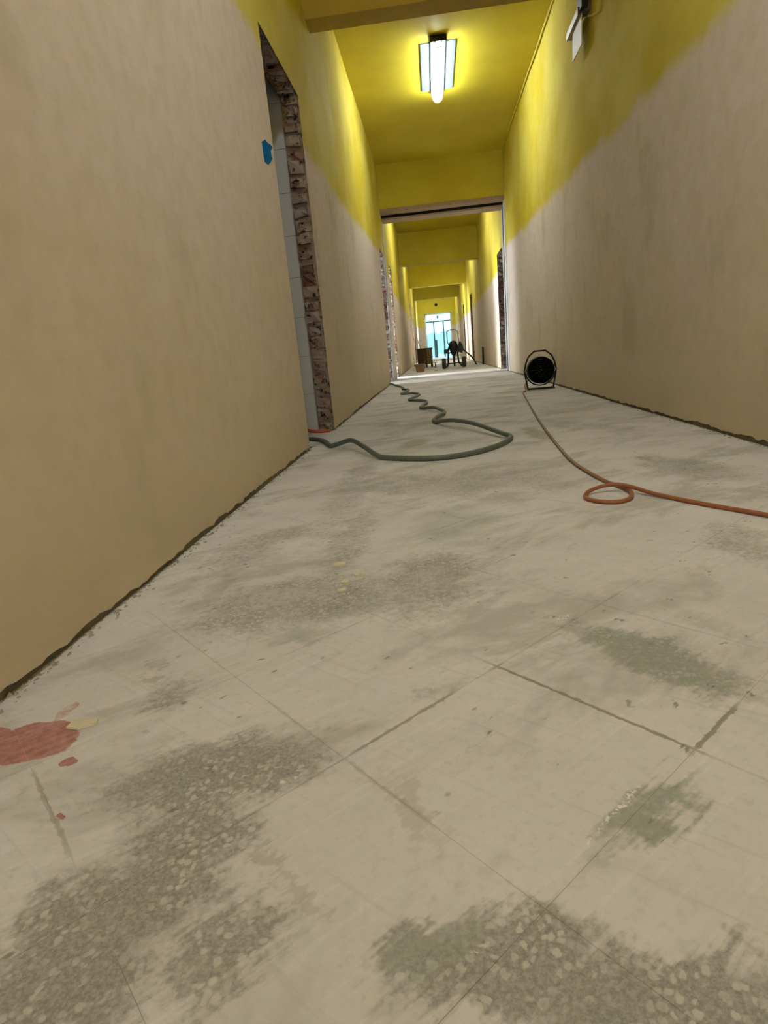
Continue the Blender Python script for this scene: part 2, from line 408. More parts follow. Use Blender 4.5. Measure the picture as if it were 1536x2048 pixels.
def glass_material():
    t = NT('frosted_door_glass'); tr = t.n('ShaderNodeBsdfTransparent'); tr.inputs[0].default_value = (.92, .97, 1, 1)
    tl = t.n('ShaderNodeBsdfTranslucent'); tl.inputs[0].default_value = (.85, .95, 1, 1)
    gl = t.n('ShaderNodeBsdfGlossy'); gl.inputs['Roughness'].default_value = .2
    m1 = t.n('ShaderNodeMixShader'); m1.inputs[0].default_value = .35
    t.t.links.new(tr.outputs[0], m1.inputs[1]); t.t.links.new(tl.outputs[0], m1.inputs[2])
    m2 = t.n('ShaderNodeMixShader'); m2.inputs[0].default_value = .05
    t.t.links.new(m1.outputs[0], m2.inputs[1]); t.t.links.new(gl.outputs[0], m2.inputs[2])
    out = t.t.nodes['Material Output']; t.t.links.new(m2.outputs[0], out.inputs['Surface'])
    return t.m
M['glass'] = glass_material()

# ---------------------------------------------------------------- the long walls
def fnoise(y, s, seed=0.0): return noise.noise(Vector((y*s, seed, 3.1)))
def axis_points(lo, hi, cuts, step):
    out = sorted(set([lo, hi] + [c for c in cuts if lo < c < hi])); res = []
    for a, b in zip(out[:-1], out[1:]):
        n = max(1, round((b-a)/step((a+b)/2)))
        res += [a + (b-a)*i/n for i in range(n)]
    return res + [hi]
def wall_dx(y, z, seed): return .007*noise.noise(Vector((y*.9, z*.8, seed))) + .003*noise.noise(Vector((y*3.1, z*3.3, seed+4)))
def make_wall(name, X, s, opens, mat, seed, label):
    """s = +1 when the corridor lies towards +x of this wall"""
    cuts = [c for o in opens for c in o]
    ys = []
    for a, b, st in ((Y0, 0, .2), (0, 3.25, .02), (3.25, 10.0, .04), (10.0, 16.0, .12), (16.0, Y1, .5)):
        ys += axis_points(a, b, cuts, lambda m: st)[:-1]
    ys.append(Y1)
    zs = [0.0, .045, .09, .16] + axis_points(.25, ZC, [DOORT], lambda m: .09)
    mb = MB(); idx = {}
    def damp(y, z):
        d = 1.0
        for a, b in opens:
            if z < DOORT + .25:
                dy = max(a-y, y-b, 0.0); d = min(d, min(1, dy/.25) if dy > 0 else 0.0)
        return d
    for i, y in enumerate(ys):
        for j, z in enumerate(zs):
            zz = z; k = damp(y, z)
            if j == 0:
                jag = .020 + .010*fnoise(y, 3.0, seed) + .011*fnoise(y, 14.0, seed+5) + .008*fnoise(y, 41.0, seed+9)
                zz = max(.002, jag)
            dx = wall_dx(y, z, seed)
            if j < 3: dx += .004*noise.noise(Vector((y*11, z*9, seed+8)))
            idx[i, j] = len(mb.v); mb.v.append((X + s*dx*k, y, zz))
    for i in range(len(ys)-1):
        for j in range(len(zs)-1):
            ym, zm = (ys[i]+ys[i+1])/2, (zs[j]+zs[j+1])/2
            if any(a < ym < b and zm < DOORT for a, b in opens): continue
            q = (idx[i, j], idx[i+1, j], idx[i+1, j+1], idx[i, j+1])
            mb.f.append(q if s < 0 else q[::-1]); mb.sm.append(True)
    # the plaster edge turns in above the floor
    for i in range(len(ys)-1):
        ym = (ys[i]+ys[i+1])/2
        if any(a < ym < b for a, b in opens): continue
        a, b = mb.v[idx[i, 0]], mb.v[idx[i+1, 0]]
        mb.quad(a, b, (X - s*.03, b[1], b[2]), (X - s*.03, a[1], a[2]))
    # rear face
    edges = [Y0] + cuts + [Y1]; xb = X - s*TH
    for a, b in zip(edges[::2], edges[1::2]): mb.quad((xb,a,0), (xb,b,0), (xb,b,ZC), (xb,a,ZC))
    for a, b in opens: mb.quad((xb,a,DOORT), (xb,b,DOORT), (xb,b,ZC), (xb,a,ZC))
    w = struct(mb.build(name, mat), label)
    bb = MB()
    for a, b in zip(edges[::2], edges[1::2]): bb.box((min(X-s*.009, X-s*.06), a, -.001), (max(X-s*.009, X-s*.06), b, .06))
    struct(bb.build('baseboard_' + name.split('_')[1], M['base']), 'dark rough strip at the foot of the wall where the skirting was')
    return w
wall_left = make_wall('wall_left', XL, 1, L_OPEN, M['wall_l'], 1.7, 'left corridor wall, cream below and yellow above')
wall_right = make_wall('wall_right', XR, -1, R_OPEN, M['wall_r'], 8.3, 'right corridor wall, cream below and yellow above')

# ceiling, end walls
struct(MB().box((XL-.2, Y0, ZC), (XR+.2, Y1+.2, ZC+.15)).build('ceiling', M['yellow']), 'yellow painted corridor ceiling')
DX0, DX1, DZ = -.38, 1.04, 2.30
m = MB().box((XL-.2, Y1, 0), (DX0, Y1+.15, DZ)).box((DX1, Y1, 0), (XR+.2, Y1+.15, DZ))
end_wall = struct(m.build('wall_end', M['wall_r']), 'yellow end wall around the glazed door')
m = MB().box((XL-.2, Y0-.15, 0), (-.35, Y0, ZC)).box((.95, Y0-.15, 0), (XR+.2, Y0, ZC)).box((-.35, Y0-.15, 2.2), (.95, Y0, ZC))
struct(m.build('wall_near_end', M['wall_l']), 'corridor end wall behind the camera')
g = MB().box((-.35, Y0-.08, .0), (.95, Y0-.06, 2.2)).build('window_1', M['nearfill']); struct(g, 'added glowing pane behind the camera for fill light')  # added and unseen, brightens the near floor and walls
for x0, x1 in ((-.35, -.29), (.27, .33), (.89, .95)): MB().box((x0, Y0-.10, 0), (x1, Y0-.03, 2.2)).build('window_frame', M['frame'], g)  # frame bars of the added pane

MB().box((XL-.2, Y1, DZ), (XR+.2, Y1+.15, ZC)).build('wall_head', M['yellow'], end_wall)
# beams across the corridor
def beam(i, y0, y1, z, mat, label):
    return struct(MB().box((XL-.03, y0, z), (XR+.03, y1, ZC+.02)).build('trim_%d' % i, mat), label)
beam(1, -1.15, -.92, 2.69, M['yellow'], 'ceiling beam behind the camera')
beam(2, 4.70, 4.885, 2.69, M['ochre'], 'dull ochre ceiling beam nearest the camera')
beam(3, 16.3, 16.6, 2.585, M['yellow'], 'yellow ceiling beam above the floor machine')
beam(4, 22.1, 22.4, 2.585, M['yellow'], 'yellow ceiling beam, second before the end door')
beam(5, 27.9, 28.2, 2.60, M['yellow'], 'yellow ceiling beam nearest the end door')
# lintel with the slot of the removed door frame
lin = struct(MB().box((XL-.03, 10.46, 2.655), (XR+.03, 10.95, ZC+.02)).build('trim_6', M['yellow']), 'yellow lintel wall with bare plaster edge and dark slot')
ns = 26
def strip(y0, y1, zb, zt, wav, mat, nm, parent):
    b = MB(); vs = []
    for i in range(ns+1):
        x = XL-.02 + (XR-XL+.04)*i/ns
        w = wav*fnoise(x, 3.5, y0*7)
        vs += [(x, y0, zb+w), (x, y1, zb+w), (x, y1, zt), (x, y0+.0, zt + wav*2*fnoise(x, 2.2, 4.4))]
    fs = []
    for i in range(ns):
        a, c = i*4, i*4+4
        for k in range(4): fs.append((a+k, a+(k+1) % 4, c+(k+1) % 4, c+k))
    b.add(vs, fs); b.add(vs[:4], [(0,1,2,3)]); b.add(vs[-4:], [(0,1,2,3)])
    return b.build(nm, mat, parent)
strip(10.452, 10.665, 2.645, 2.70, .004, M['pinkplaster'], 'plaster_edge', lin)
m = MB()   # dark gap, wider to the left; solid box, slot shade put into its colour
m.add([(XL-.02, 10.668, 2.590), (XR+.02, 10.668, 2.612), (XR+.02, 10.668, 2.66), (XL-.02, 10.668, 2.66), (XL-.02, 10.94, 2.590), (XR+.02, 10.94, 2.612), (XR+.02, 10.94, 2.66), (XL-.02, 10.94, 2.66)], [(0,1,2,3), (7,6,5,4), (0,4,5,1), (3,2,6,7)])
m.build('recess_shade', M['recess_shade'], lin)
strip(10.66, 10.955, 2.578, 2.603, .004, M['pinkplaster'], 'plaster_edge', lin)
# the same slot runs down both walls
for nm, X, s, z1, zp in (('trim_7', XL, 1, 2.615, 2.1), ('trim_8', XR, -1, 2.615, 2.1)):
    a, b = sorted((X - s*.02, X + s*.008))
    t_ = MB()
    t_.box((a, 10.625 if s > 0 else 10.42, .012), (b, 10.63, z1 if s < 0 else 2.612)); t_.box((a, 10.76, .012), (b, 10.90, z1))
    o = struct(t_.build(nm, M['whitewash']), 'white plaster strips either side of the old frame slot on the %s wall' % ('left' if s > 0 else 'right'))
    MB().box((min(X-s*.02, X+s*.003), 10.629, .012), (max(X-s*.02, X+s*.002), 10.761, z1)).build('slot', M['recess_shade'], o)  # solid near-black box, the slot's shade is painted into it

# ---------------------------------------------------------------- the floor and its diagonal tiles
YT = 3.42
m = MB()
m.quad((XL-.15, Y0, -.0005), (XR+.15, Y0, -.0005), (XR+.15, YT, -.0005), (XL-.15, YT, -.0005))
fl_near = m
floor = struct(MB().box((XL-.15, YT, -.05), (XR+.15, Y1+.15, 0)).build('floor', M['floor']), 'dusty ground terrazzo corridor floor')
MB().box((XL-.15, Y0, -.05), (XR+.15, YT, -.0005)).build('joint_bed', M['joint'], floor)
def clip(poly, f):
    out = []
    for i, a in enumerate(poly):
        b = poly[(i+1) % len(poly)]; fa, fb = f(a), f(b)
        if fa >= 0: out.append(a)
        if (fa >= 0) != (fb >= 0):
            t = fa/(fa-fb); out.append((a[0]+(b[0]-a[0])*t, a[1]+(b[1]-a[1])*t))
    return out
R2 = math.sqrt(.5)
for iu in range(-14, 26):
    for iv in range(-14, 26):
        g = GAP/2; u0, v0 = U0+iu*S+g, V0+iv*S+g; u1, v1 = u0+S-2*g, v0+S-2*g
        poly = [((u-v)*R2, (u+v)*R2) for u, v in ((u0,v0),(u1,v0),(u1,v1),(u0,v1))]
        for f in (lambda p: p[0]-(XL-.012), lambda p: (XR+.012)-p[0], lambda p: p[1]-.02, lambda p: (YT-.001)-p[1]):
            poly = clip(poly, f)
            if len(poly) < 3: break
        if len(poly) < 3: continue
        ar = abs(sum(poly[i][0]*poly[(i+1) % len(poly)][1]-poly[(i+1) % len(poly)][0]*poly[i][1] for i in range(len(poly))))/2
        if ar < .0012: continue
        dz = 0.0; n = len(poly)
        vs = [(x, y, -.004) for x, y in poly] + [(x, y, dz) for x, y in poly]
        fs = [tuple(range(n, 2*n))] + [(i, (i+1) % n, n+(i+1) % n, n+i) for i in range(n)]
        cy = sum(p[1] for p in poly)/n
        MB().add(vs, fs).build('tile', M['tiles'][[i for i in range(5) if BANDS[i] <= cy+1e-6 < BANDS[i+1] or i == 4][0]], floor)

# ---------------------------------------------------------------- side rooms and broken door reveals
def brick_mesh(w, d, h, seed, hole=False):
    """a broken brick: w along x, d along y (face at y=0), h along z, centred in x, base z=0"""
    r = random.Random(seed); j = lambda k: r.uniform(-k, k)
    x0, x1 = -w/2, w/2
    F = [(x0+j(.006), j(.010), j(.010)), (x1+j(.004), j(.010), j(.010)), (x1+j(.004), j(.010), h+j(.010)), (x0+j(.006), j(.010), h+j(.010))]
    Bk = [(p[0], d, p[2]) for p in F]
    mb = MB(); mb.dark = []
    mb.add(Bk, [(3,2,1,0)])
    for i in range(4):
        k = (i+1) % 4; mb.add([F[i], F[k], Bk[k], Bk[i]], [(3,2,1,0)])
    cx, cz = w*.08*r.choice((-1, 1)), h*.5
    if hole:
        I = [(cx-.017, .001, cz-.018), (cx+.017, .001, cz-.018), (cx+.017, .001, cz+.018), (cx-.017, .001, cz+.018)]
        D = [(p[0], .05, p[2]) for p in I]
        for i in range(4):
            k = (i+1) % 4; mb.add([F[i], F[k], I[k], I[i]], [(0,1,2,3)]); mb.add([I[i], I[k], D[k], D[i]], [(0,1,2,3)]); mb.dark.append(len(mb.f)-1)
        mb.add(D, [(0,1,2,3)]); mb.dark.append(len(mb.f)-1)
    else:
        mid = [(x0*.4+j(.02), .004+j(.02), h*.35+j(.016)), (x1*.4+j(.02), j(.02), h*.6+j(.016))]
        v = F + mid
        mb.add(v, [(0,1,4),(1,5,4),(1,2,5),(2,3,5),(3,4,5),(3,0,4)])
    return mb
BR = []
for i in range(9):
    pair = []
    for mt in ('brick', 'brickdark'):
        q_ = brick_mesh(.088, .07, .068, 20+i, i in (2, 5)); me = q_.mesh('brick', M[mt]); me.materials.append(M['recess_shade'])
        for f_i in q_.dark: me.polygons[f_i].material_index = 1  # hole insides coloured near-black in place of shade
        pair.append(me)
    BR.append(pair)
def reveal(n, X, s, y0, y1, bricks=True, red=(9, 9)):
    """lining of one opening: mortar backing on jambs and head with broken bricks on the far jamb and head"""
    a, b = sorted((X - s*.001, X - s*TH))
    m = MB()
    m.box((a, y1+.012, 0), (b, y1+.05, DOORT+.06)); m.box((a, y0-.05, 0), (b, y0-.001, DOORT+.06))
    m.box((a, y0-.05, DOORT+.012), (b, y1+.05, DOORT+.07))
    d = struct(m.build('door_%d' % n, M['mortar']), 'bare broken brick doorway without its frame, number %d along the walls' % n)
    del d['label']
    if not bricks: return d
    xc = X - s*TH/2; z = .006; k = 0
    while z < DOORT-.03:
        dark = red[0] <= k <= red[1]
        me = BR[(k*4+n) % 9][1 if dark else 0]
        o = bpy.data.objects.new('brick', me); col.objects.link(o); o.parent = d
        r = random.Random(n*100+k)
        o.location = (xc - s*.004 + r.uniform(-.003, .003), y1 - .004 + r.uniform(-.018, .012), z)
        o.rotation_euler = (r.uniform(-.12, .12), r.uniform(-.10, .10), r.uniform(-.16, .16))
        o.scale = (1, 1, r.uniform(.70, 1.05)); z += r.uniform(.072, .086); k += 1
    y = y0 + .02; k = 0
    while y < y1 - .06:
        o = bpy.data.objects.new('brick', BR[(k*2+n) % 9][0]); col.objects.link(o); o.parent = d
        r = random.Random(n*300+k)
        o.location = (xc, y, DOORT+.004+r.uniform(-.008, .004)); o.rotation_euler = (math.radians(-90), r.uniform(-.08, .08), r.uniform(-.08, .08))
        o.rotation_euler.x = math.radians(90); o.location.y = y + .068
        y += .08; k += 1
    return d
def room(i, X, s, y0, y1, depth, zc=2.9, win=None, m=None, soft=False):
    xa = X - s*TH; xb = X - s*depth
    b = MB()
    b.quad((xa,y0,0), (xb,y0,0), (xb,y0,zc), (xa,y0,zc)); b.quad((xa,y1,0), (xb,y1,0), (xb,y1,zc), (xa,y1,zc))
    b.quad((xa,y0,zc), (xb,y0,zc), (xb,y1,zc), (xa,y1,zc)); b.quad((xa,y0,-.002), (xb,y0,-.002), (xb,y1,-.002), (xa,y1,-.002))
    b.quad((xb,y0,0), (xb,y1,0), (xb,y1,zc), (xb,y0,zc))
    o = struct(b.build('wall_side_room', m or M['roomwall']), None)
    if win:
        wy0, wy1, wz0, wz1 = win; xw = xb + s*.02
        g = struct(MB().box((min(xb, xw), wy0, wz0), (max(xb, xw), wy1, wz1)).build('window_%d' % i, M['roomday_soft' if soft else 'roomday']))
        for ya, yb, za, zb_ in ((wy0-.06,wy0,wz0-.06,wz1+.06),(wy1,wy1+.06,wz0-.06,wz1+.06),(wy0,wy1,wz1,wz1+.06),(wy0,wy1,wz0-.06,wz0)):
            MB().box((min(xb, xb+s*.05), ya, za), (max(xb, xb+s*.05), yb, zb_)).build('window_frame', M['frame'], g)
    return o
red = {1: (12, 13), 2: (11, 18), 3: (99, 99), 4: (99, 99), 5: (99, 99), 6: (12, 20), 7: (0, 40), 8: (99, 99), 9: (99, 99)}
for i, (a, b) in enumerate(L_OPEN): reveal(i+1, XL, 1, a, b, red=red[i+1])
for i, (a, b) in enumerate(R_OPEN): reveal(i+6, XR, -1, a, b, red=red[i+6])
bath = room(2, XL, 1, 2.0, 4.135, 2.6)
# glazed tiles on the wash room wall beside the first doorway
for r in range(12):
    for c in range(6):
        x1 = XL-TH-.002-c*.20; z0 = .012+r*.25
        if z0 + .25 > 2.9: continue
        MB().box((x1-.198, 4.120, z0), (x1, 4.136, z0+.247)).build('tile', M['tile'], bath)
MB().quad((XL-TH, 4.128, 0), (XL-2.6, 4.128, 0), (XL-2.6, 4.128, 2.9), (XL-TH, 4.128, 2.9)).build('grout_bed', M['grout'], bath)
room(3, XL, 1, 9.0, 11.15, 3.4, win=(9.35, 10.85, .75, 2.3), soft=True)
room(4, XL, 1, 11.2, 13.2, 3.4, win=(11.3, 12.7, .75, 2.3))
room(5, XL, 1, 20.2, 22.6, 3.4, win=(20.6, 22.2, .75, 2.3))
room(6, XL, 1, 22.65, 25.0, 3.4, win=(22.9, 24.5, .75, 2.3))
room(7, XR, -1, 10.3, 12.6, 2.6)
room(8, XR, -1, 18.8, 21.0, 2.6)
room(9, XR, -1, 23.5, 25.8, 2.6)
room(10, XR, -1, 29.2, 31.5, 3.0, win=(29.6, 31.2, .75, 2.3))

# ---------------------------------------------------------------- glazed door at the far end
d = struct(MB().box((DX0, Y1+.02, 0), (DX0+.07, Y1+.10, DZ)).box((DX1-.07, Y1+.02, 0), (DX1, Y1+.10, DZ)).box((DX0, Y1+.02, DZ-.07), (DX1, Y1+.10, DZ)).build('door_10', M['frame']), 'glazed double door full of daylight at the corridor end')
def dbox(nm, a, b, mat): return MB().box(a, b).build(nm, mat, d)
dbox('transom', (DX0+.07, Y1+.03, 1.85), (DX1-.07, Y1+.09, 1.91), M['mullion'])
dbox('transom_pane', (DX0+.07, Y1+.055, 1.91), (DX1-.07, Y1+.062, DZ-.07), M['glass'])
dbox('mullion', (.06, Y1+.03, .02), (.115, Y1+.09, 1.85), M['mullion'])
dbox('mullion', (.115, Y1+.03, .02), (.225, Y1+.08, .95), M['mullion'])
dbox('mullion', (.565, Y1+.03, .02), (.625, Y1+.09, 1.85), M['mullion'])
dbox('pane', (DX0+.07, Y1+.055, .02), (.06, Y1+.062, 1.85), M['glass'])
dbox('pane', (.115, Y1+.055, .02), (.565, Y1+.062, 1.85), M['glass'])
dbox('pane', (.625, Y1+.055, .02), (DX1-.07, Y1+.062, 1.85), M['glass'])
MB().tube([(.57, Y1+.02, 1.30), (.42, Y1+.0, 1.30)], .014).tube([(.42, Y1+.0, 1.31), (.42, Y1+.0, 1.24)], .014).build('handle', M['mullion'], d)
dbox('latch', (.27, Y1+.02, 2.02), (.36, Y1+.09, 2.16), M['mullion'])
# low terrace wall and ground outside
struct(MB().box((-6, Y1+.2, -.1), (7, Y1+9, -.02)).build('floor_terrace', M['whitewash']), 'pale paving outside the glazed door')
hedge = MB()
for k in range(9): hedge.lathe([(.0,0),(.55,.25),(.75,.8),(.5,1.3),(0,1.55)], (-3.2+k*.8, Y1+6+.3*math.sin(k*2.1), -.02), n=10)
M['bluehill'] = plain('blue_green_foliage', (.03, .10, .12), .9)
tag(hedge.build('hedge', M['bluehill']), 'blurred bluish hedge seen through the glazed door', 'hedge')

# ---------------------------------------------------------------- ceiling lamps
def lamp(y, label):
    t = empty('ceiling_lamp', (.235, y, ZC))
    tag(t, label, 'ceiling lamp', 'tube lamps along the corridor ceiling')
    MB().box((-.172, -.53, -.012), (.172, .58, .0)).build('backing_plate', M['bluewhite'], t)
    MB().box((-.072, -.66, -.040), (.072, .66, -.012)).build('lamp_body', M['greymetal'], t)
    prof = []
    b = MB(); n = 8; vs = []
    ys = [-.645, -.62, .60, .645, .66]; sc = [.80, 1, 1, .85, .35]
    for y_, k in zip(ys, sc):
        for i in range(n+1):
            a = math.radians(-35) + math.radians(250)*i/n; vs.append((.060*k*math.cos(a), y_, -.072-.052*k*math.sin(a)))
    fs = [(j*(n+1)+i, j*(n+1)+i+1, (j+1)*(n+1)+i+1, (j+1)*(n+1)+i) for j in range(4) for i in range(n)]
    b.add(vs, fs, True); b.add(vs[:n+1], [tuple(range(n+1))]); b.add(vs[-n-1:], [tuple(range(n+1))])
    b.build('tube_cover', M['tube'], t)
    MB().box((-.078, -.675, -.062), (.078, -.65, -.012)).build('end_cap', M['blackmetal'], t)
    MB().tube([(-.03, -.67, -.06), (-.03, -.66, -.105), (.03, -.66, -.105), (.03, -.67, -.06)], .006, 6).build('clip', M['greymetal'], t)
    return t
LN = ['lit tube lamp on the ceiling behind the camera', 'lit tube lamp on the yellow ceiling above the camera', 'lit white tube lamp on blue-white plate in the yellow ceiling',
      'tube lamp hidden behind the lintel, above the bucket', 'tube lamp hidden behind the beam past the floor machine', 'tube lamp hidden behind the second last beam', 'tube lamp hidden behind the last beam, near the end door']
for y_l, l in zip((-2.6, 1.53, 7.33, 13.13, 18.93, 24.73, 31.6), LN): lamp(y_l, l)

# ---------------------------------------------------------------- emergency sign and conduit on the right wall
t = empty('exit_sign', (XR, 5.25, 2.68)); tag(t, 'blank white exit sign plate hanging from a grey bar high on the right wall', 'sign')
MB().box((-.085, -.15, -.02), (-.035, .23, .028)).build('lamp_housing', M['greymetal'], t)
MB().box((-.045, -.18, -.01), (.02, -.08, .06)).build('bracket', M['greymetal'], t)
MB().box((-.064, -.165, -.205), (-.058, .115, -.018)).build('plate', M['cream'], t)
MB().box((-.075, -.225, .0), (-.03, -.085, .20)).build('battery_box', M['black'], t)
t = MB().tube(spline([(XR-.03, 5.03, 2.615), (XR-.012, 4.95, 2.585), (XR-.012, 4.82, 2.545), (XR-.012, 4.795, 2.56), (XR-.012, 4.79, 2.68)], 6), .007, 8)
tag(t.build('cable_conduit', M['ochre']), 'thin yellow painted conduit bent beside the exit sign', 'conduit')
t = MB().tube([(XR-.012, y, ZC-.014+.004*math.sin(y*5)) for y in [4.9+.27*i for i in range(21)]], .011, 8)
tag(t.build('cable_conduit', M['wall_r']), 'long thin conduit in the corner of ceiling and right wall', 'conduit')

# ---------------------------------------------------------------- floor fan
t = empty('floor_fan', (1.036, 6.215, 0)); tag(t, 'round black floor fan on a bent tube stand by the right wall', 'fan')
C = (0, 0, .186)
b = MB()
b.lathe([(.128, -.045), (.132, -.04), (.132, .055), (.126, .06), (.112, .06), (.118, .02), (.120, -.035), (.128, -.045)], C, 'y', 40)
b.build('drum', M['black'], t)
MB().lathe([(0, .046), (.118, .046), (.118, .05), (0, .05)], C, 'y', 32).build('rear_grille', M['black'], t)
gr = MB()
for rr_ in (.025, .045, .065, .085, .105, .122):
    gr.tube([(rr_*math.cos(2*math.pi*k/32), -.045, C[2]+rr_*math.sin(2*math.pi*k/32)) for k in range(33)], .0016, 5, cap=False)
for k in range(12):
    a = 2*math.pi*k/12; gr.tube([(.02*math.cos(a), -.046, C[2]+.02*math.sin(a)), (.128*math.cos(a), -.044, C[2]+.128*math.sin(a))], .0018, 5)
gr.build('front_grille', M['blackmetal'], t)
for k in range(4):
    bl = MB(); a0 = k*math.pi/2+.3; vs = []
    for i in range(5):
        rr_ = .02+.085*i/4
        for w in (-1, 1):
            a = a0 + w*(.25+.12*i/4) + .15*i/4; vs.append((rr_*math.cos(a), w*.016+.005, C[2]+rr_*math.sin(a)))
    bl.add(vs, [(2*i, 2*i+1, 2*i+3, 2*i+2) for i in range(4)], True); bl.add([(v[0], v[1]+.002, v[2]) for v in vs], [(2*i, 2*i+2, 2*i+3, 2*i+1) for i in range(4)], True)
    bl.build('blade', M['black'], t)
MB().lathe([(0, -.052), (.008, -.051), (.010, -.046), (.018, -.043), (.022, -.03), (.022, .03), (0, .03)], C, 'y', 20).build('hub', M['blackmetal'], t)
MB().lathe([(0, -.055), (.005, -.054), (.007, -.0515)], C, 'y', 14).build('badge', M['greymetal'], t)
# stand: handle arch, lower ring, feet bar
def arc(r0, a0, a1, n): return [(r0*math.cos(math.radians(a0+(a1-a0)*i/n)), 0, C[2]+r0*math.sin(math.radians(a0+(a1-a0)*i/n))) for i in range(n+1)]
MB().tube([(-.124, 0, .01), (-.128, 0, .03), (-.150, 0, .15), (-.154, 0, .19), (-.138, 0, .262), (-.112, 0, .322), (-.055, 0, .370), (.055, 0, .370), (.112, 0, .322), (.138, 0, .262), (.154, 0, .19), (.150, 0, .15), (.128, 0, .03), (.124, 0, .01)], .0085, 8).build('handle', M['blackmetal'], t)
MB().tube(arc(.147, 188, 352, 20), .0065, 8).build('lower_ring', M['blackmetal'], t)
MB().tube([(-.124, .0, .009), (.124, .0, .009)], .009, 8).build('foot', M['blackmetal'], t)
MB().tube([(-.124, -.05, .009), (-.124, .07, .009)], .009, 8).build('foot', M['blackmetal'], t)
MB().tube([(.124, -.05, .009), (.124, .07, .009)], .009, 8).build('foot', M['blackmetal'], t)
for s in (-1, 1): MB().lathe([(0, -.012), (.012, -.012), (.012, .012), (0, .012)], (s*.143, 0, C[2]), 'x', 12).build('pivot_knob', M['greymetal'], t)

# ---------------------------------------------------------------- orange extension cord and grey hose
z = .007
pts = [(.93, 6.26, .10), (.885, 6.20, .06), (.87, 6.10, .012), (.845, 5.98, z), (.806, 5.80, z), (.692, 4.64, z), (.584, 3.47, z), (.527, 2.69, z), (.512, 2.334, z), (.531, 2.046, z), (.558, 1.92, z), (.568, 1.84, z+.002), (.545, 1.765, z), (.500, 1.733, z), (.450, 1.752, z), (.426, 1.804, z), (.450, 1.862, z+.004), (.500, 1.886, z+.012), (.540, 1.879, z+.016), (.575, 1.848, z+.012), (.622, 1.785, z+.002), (.698, 1.661, z), (.80, 1.512, z), (.92, 1.33, z), (1.03, 1.16, z)]
tag(MB().tube(spline(pts, 8), .0062, 10).build('extension_cord', M['cord']), 'orange extension cord with a small loop lying across the floor to the fan', 'cord')
r = .0125
hp = [(-1.25, 3.90, r), (-.95, 3.74, r), (-.80, 3.66, r), (-.715, 3.57, r), (-.655, 3.43, r+.004), (-.607, 3.29, r), (-.560, 3.27, .022), (-.47, 3.17, .05), (-.385, 2.99, .04), (-.305, 2.83, .017), (-.25, 2.755, r), (-.10, 2.67, r), (.00, 2.65, r), (.132, 2.70, r), (.257, 2.84, r), (.335, 3.00, r), (.36, 3.10, r+.003), (.335, 3.16, .022), (.275, 3.32, .034), (.20, 3.52, .045), (.10, 3.74, .046), (.03, 3.90, .030), (-.012, 4.00, r), (-.032, 4.12, r), (.000, 4.30, r+.008), (.044, 4.47, r+.006), (.040, 4.62, r+.01), (-.03, 4.90, .028), (-.11, 5.05, .016), (-.143, 5.16, r), (-.125, 5.38, r), (-.092, 5.56, r+.004), (-.12, 5.75, .02), (-.20, 5.95, .016), (-.278, 6.08, r), (-.27, 6.25, r), (-.205, 6.55, r), (-.192, 6.72, r+.004), (-.25, 6.88, .02), (-.34, 6.98, .016), (-.404, 7.06, r), (-.40, 7.25, r), (-.35, 7.58, r), (-.352, 7.74, r), (-.42, 7.85, r+.004), (-.445, 8.05, r), (-.44, 8.25, r), (-.52, 8.75, r), (-.62, 9.2, r), (-.68, 9.60, r), (-.78, 9.95, r), (-1.0, 10.2, r), (-1.4, 10.3, r)]
path = spline(hp, 14)
rad = [r*(1.0 + .05*(1 if i % 2 else -1)) for i in range(len(path))]
tag(MB().tube(path, rad, 12).build('vacuum_hose', M['hose']), 'grey-green vacuum hose snaking over the floor between the two left doorways', 'hose')
tag(MB().tube(spline([(-1.2, 3.98, .012), (-1.0, 3.93, .014), (-.93, 3.86, .03), (-.90, 3.95, .045), (-.87, 4.02, .02), (-.80, 4.03, .010), (-.74, 4.05, .008)], 8), .011, 10).build('red_cord', M['orange']), 'orange red cord end on the floor inside the first left doorway', 'cord')

# ---------------------------------------------------------------- small marks and chips
b = MB(); n = 18; pts = []
rr = random.Random(4)
outline = [(3.017, 1.457),(3.088, 1.486),(3.13, 1.485),(3.186, 1.494),(3.221, 1.493),(3.176, 1.465),(3.174, 1.445),(3.188, 1.435),(3.139, 1.405),(3.087, 1.383),(3.027, 1.378),(3.017, 1.407),(3.021, 1.436)]
front = [(XL+wall_dx(a, c, 1.7)+.0025, a, c) for a, c in outline]; back = [(XL-.004, p[1], p[2]) for p in front]; n = len(front)
b.add(front+back, [tuple(range(n))] + [(i, (i+1) % n, n+(i+1) % n, n+i) for i in range(n)])
tag(b.build('paint_patch', M['blue']), 'ragged bright blue paint patch on the left wall before the doorway', 'paint patch')
def flake(x, y, l, w, rot, label, up=.003, group=None, nm='plaster_chip'):
    rr = random.Random(int((x+3)*1000)); n = 12; top = []
    for k in range(n):
        a = 2*math.pi*k/n; e = 1+rr.uniform(-.16, .16)
        u, v = l*math.cos(a)*e, w*math.sin(a)*e
        top.append((u*math.cos(rot)-v*math.sin(rot), u*math.sin(rot)+v*math.cos(rot), up*(1+.5*rr.random())))
    bot = [(p[0]*1.02, p[1]*1.02, .0002) for p in top]
    b = MB().add(top+bot+[(0, 0, up*1.9)], [(k, (k+1) % n, 2*n) for k in range(n)] + [(n+k, n+(k+1) % n, (k+1) % n, k) for k in range(n)])
    o = b.build(nm, M['chip']); o.location = (x, y, 0.0003); tag(o, label, 'chip', group); return o
flake(-.543, .723, .020, .0125, .12, 'leaf-shaped cream chip touching the red paint patch on the floor')
flake(-.258, 1.347, .016, .012, .5, 'largest cream chip on the worn grey patch, furthest of four', group='cream chips on the worn patch')
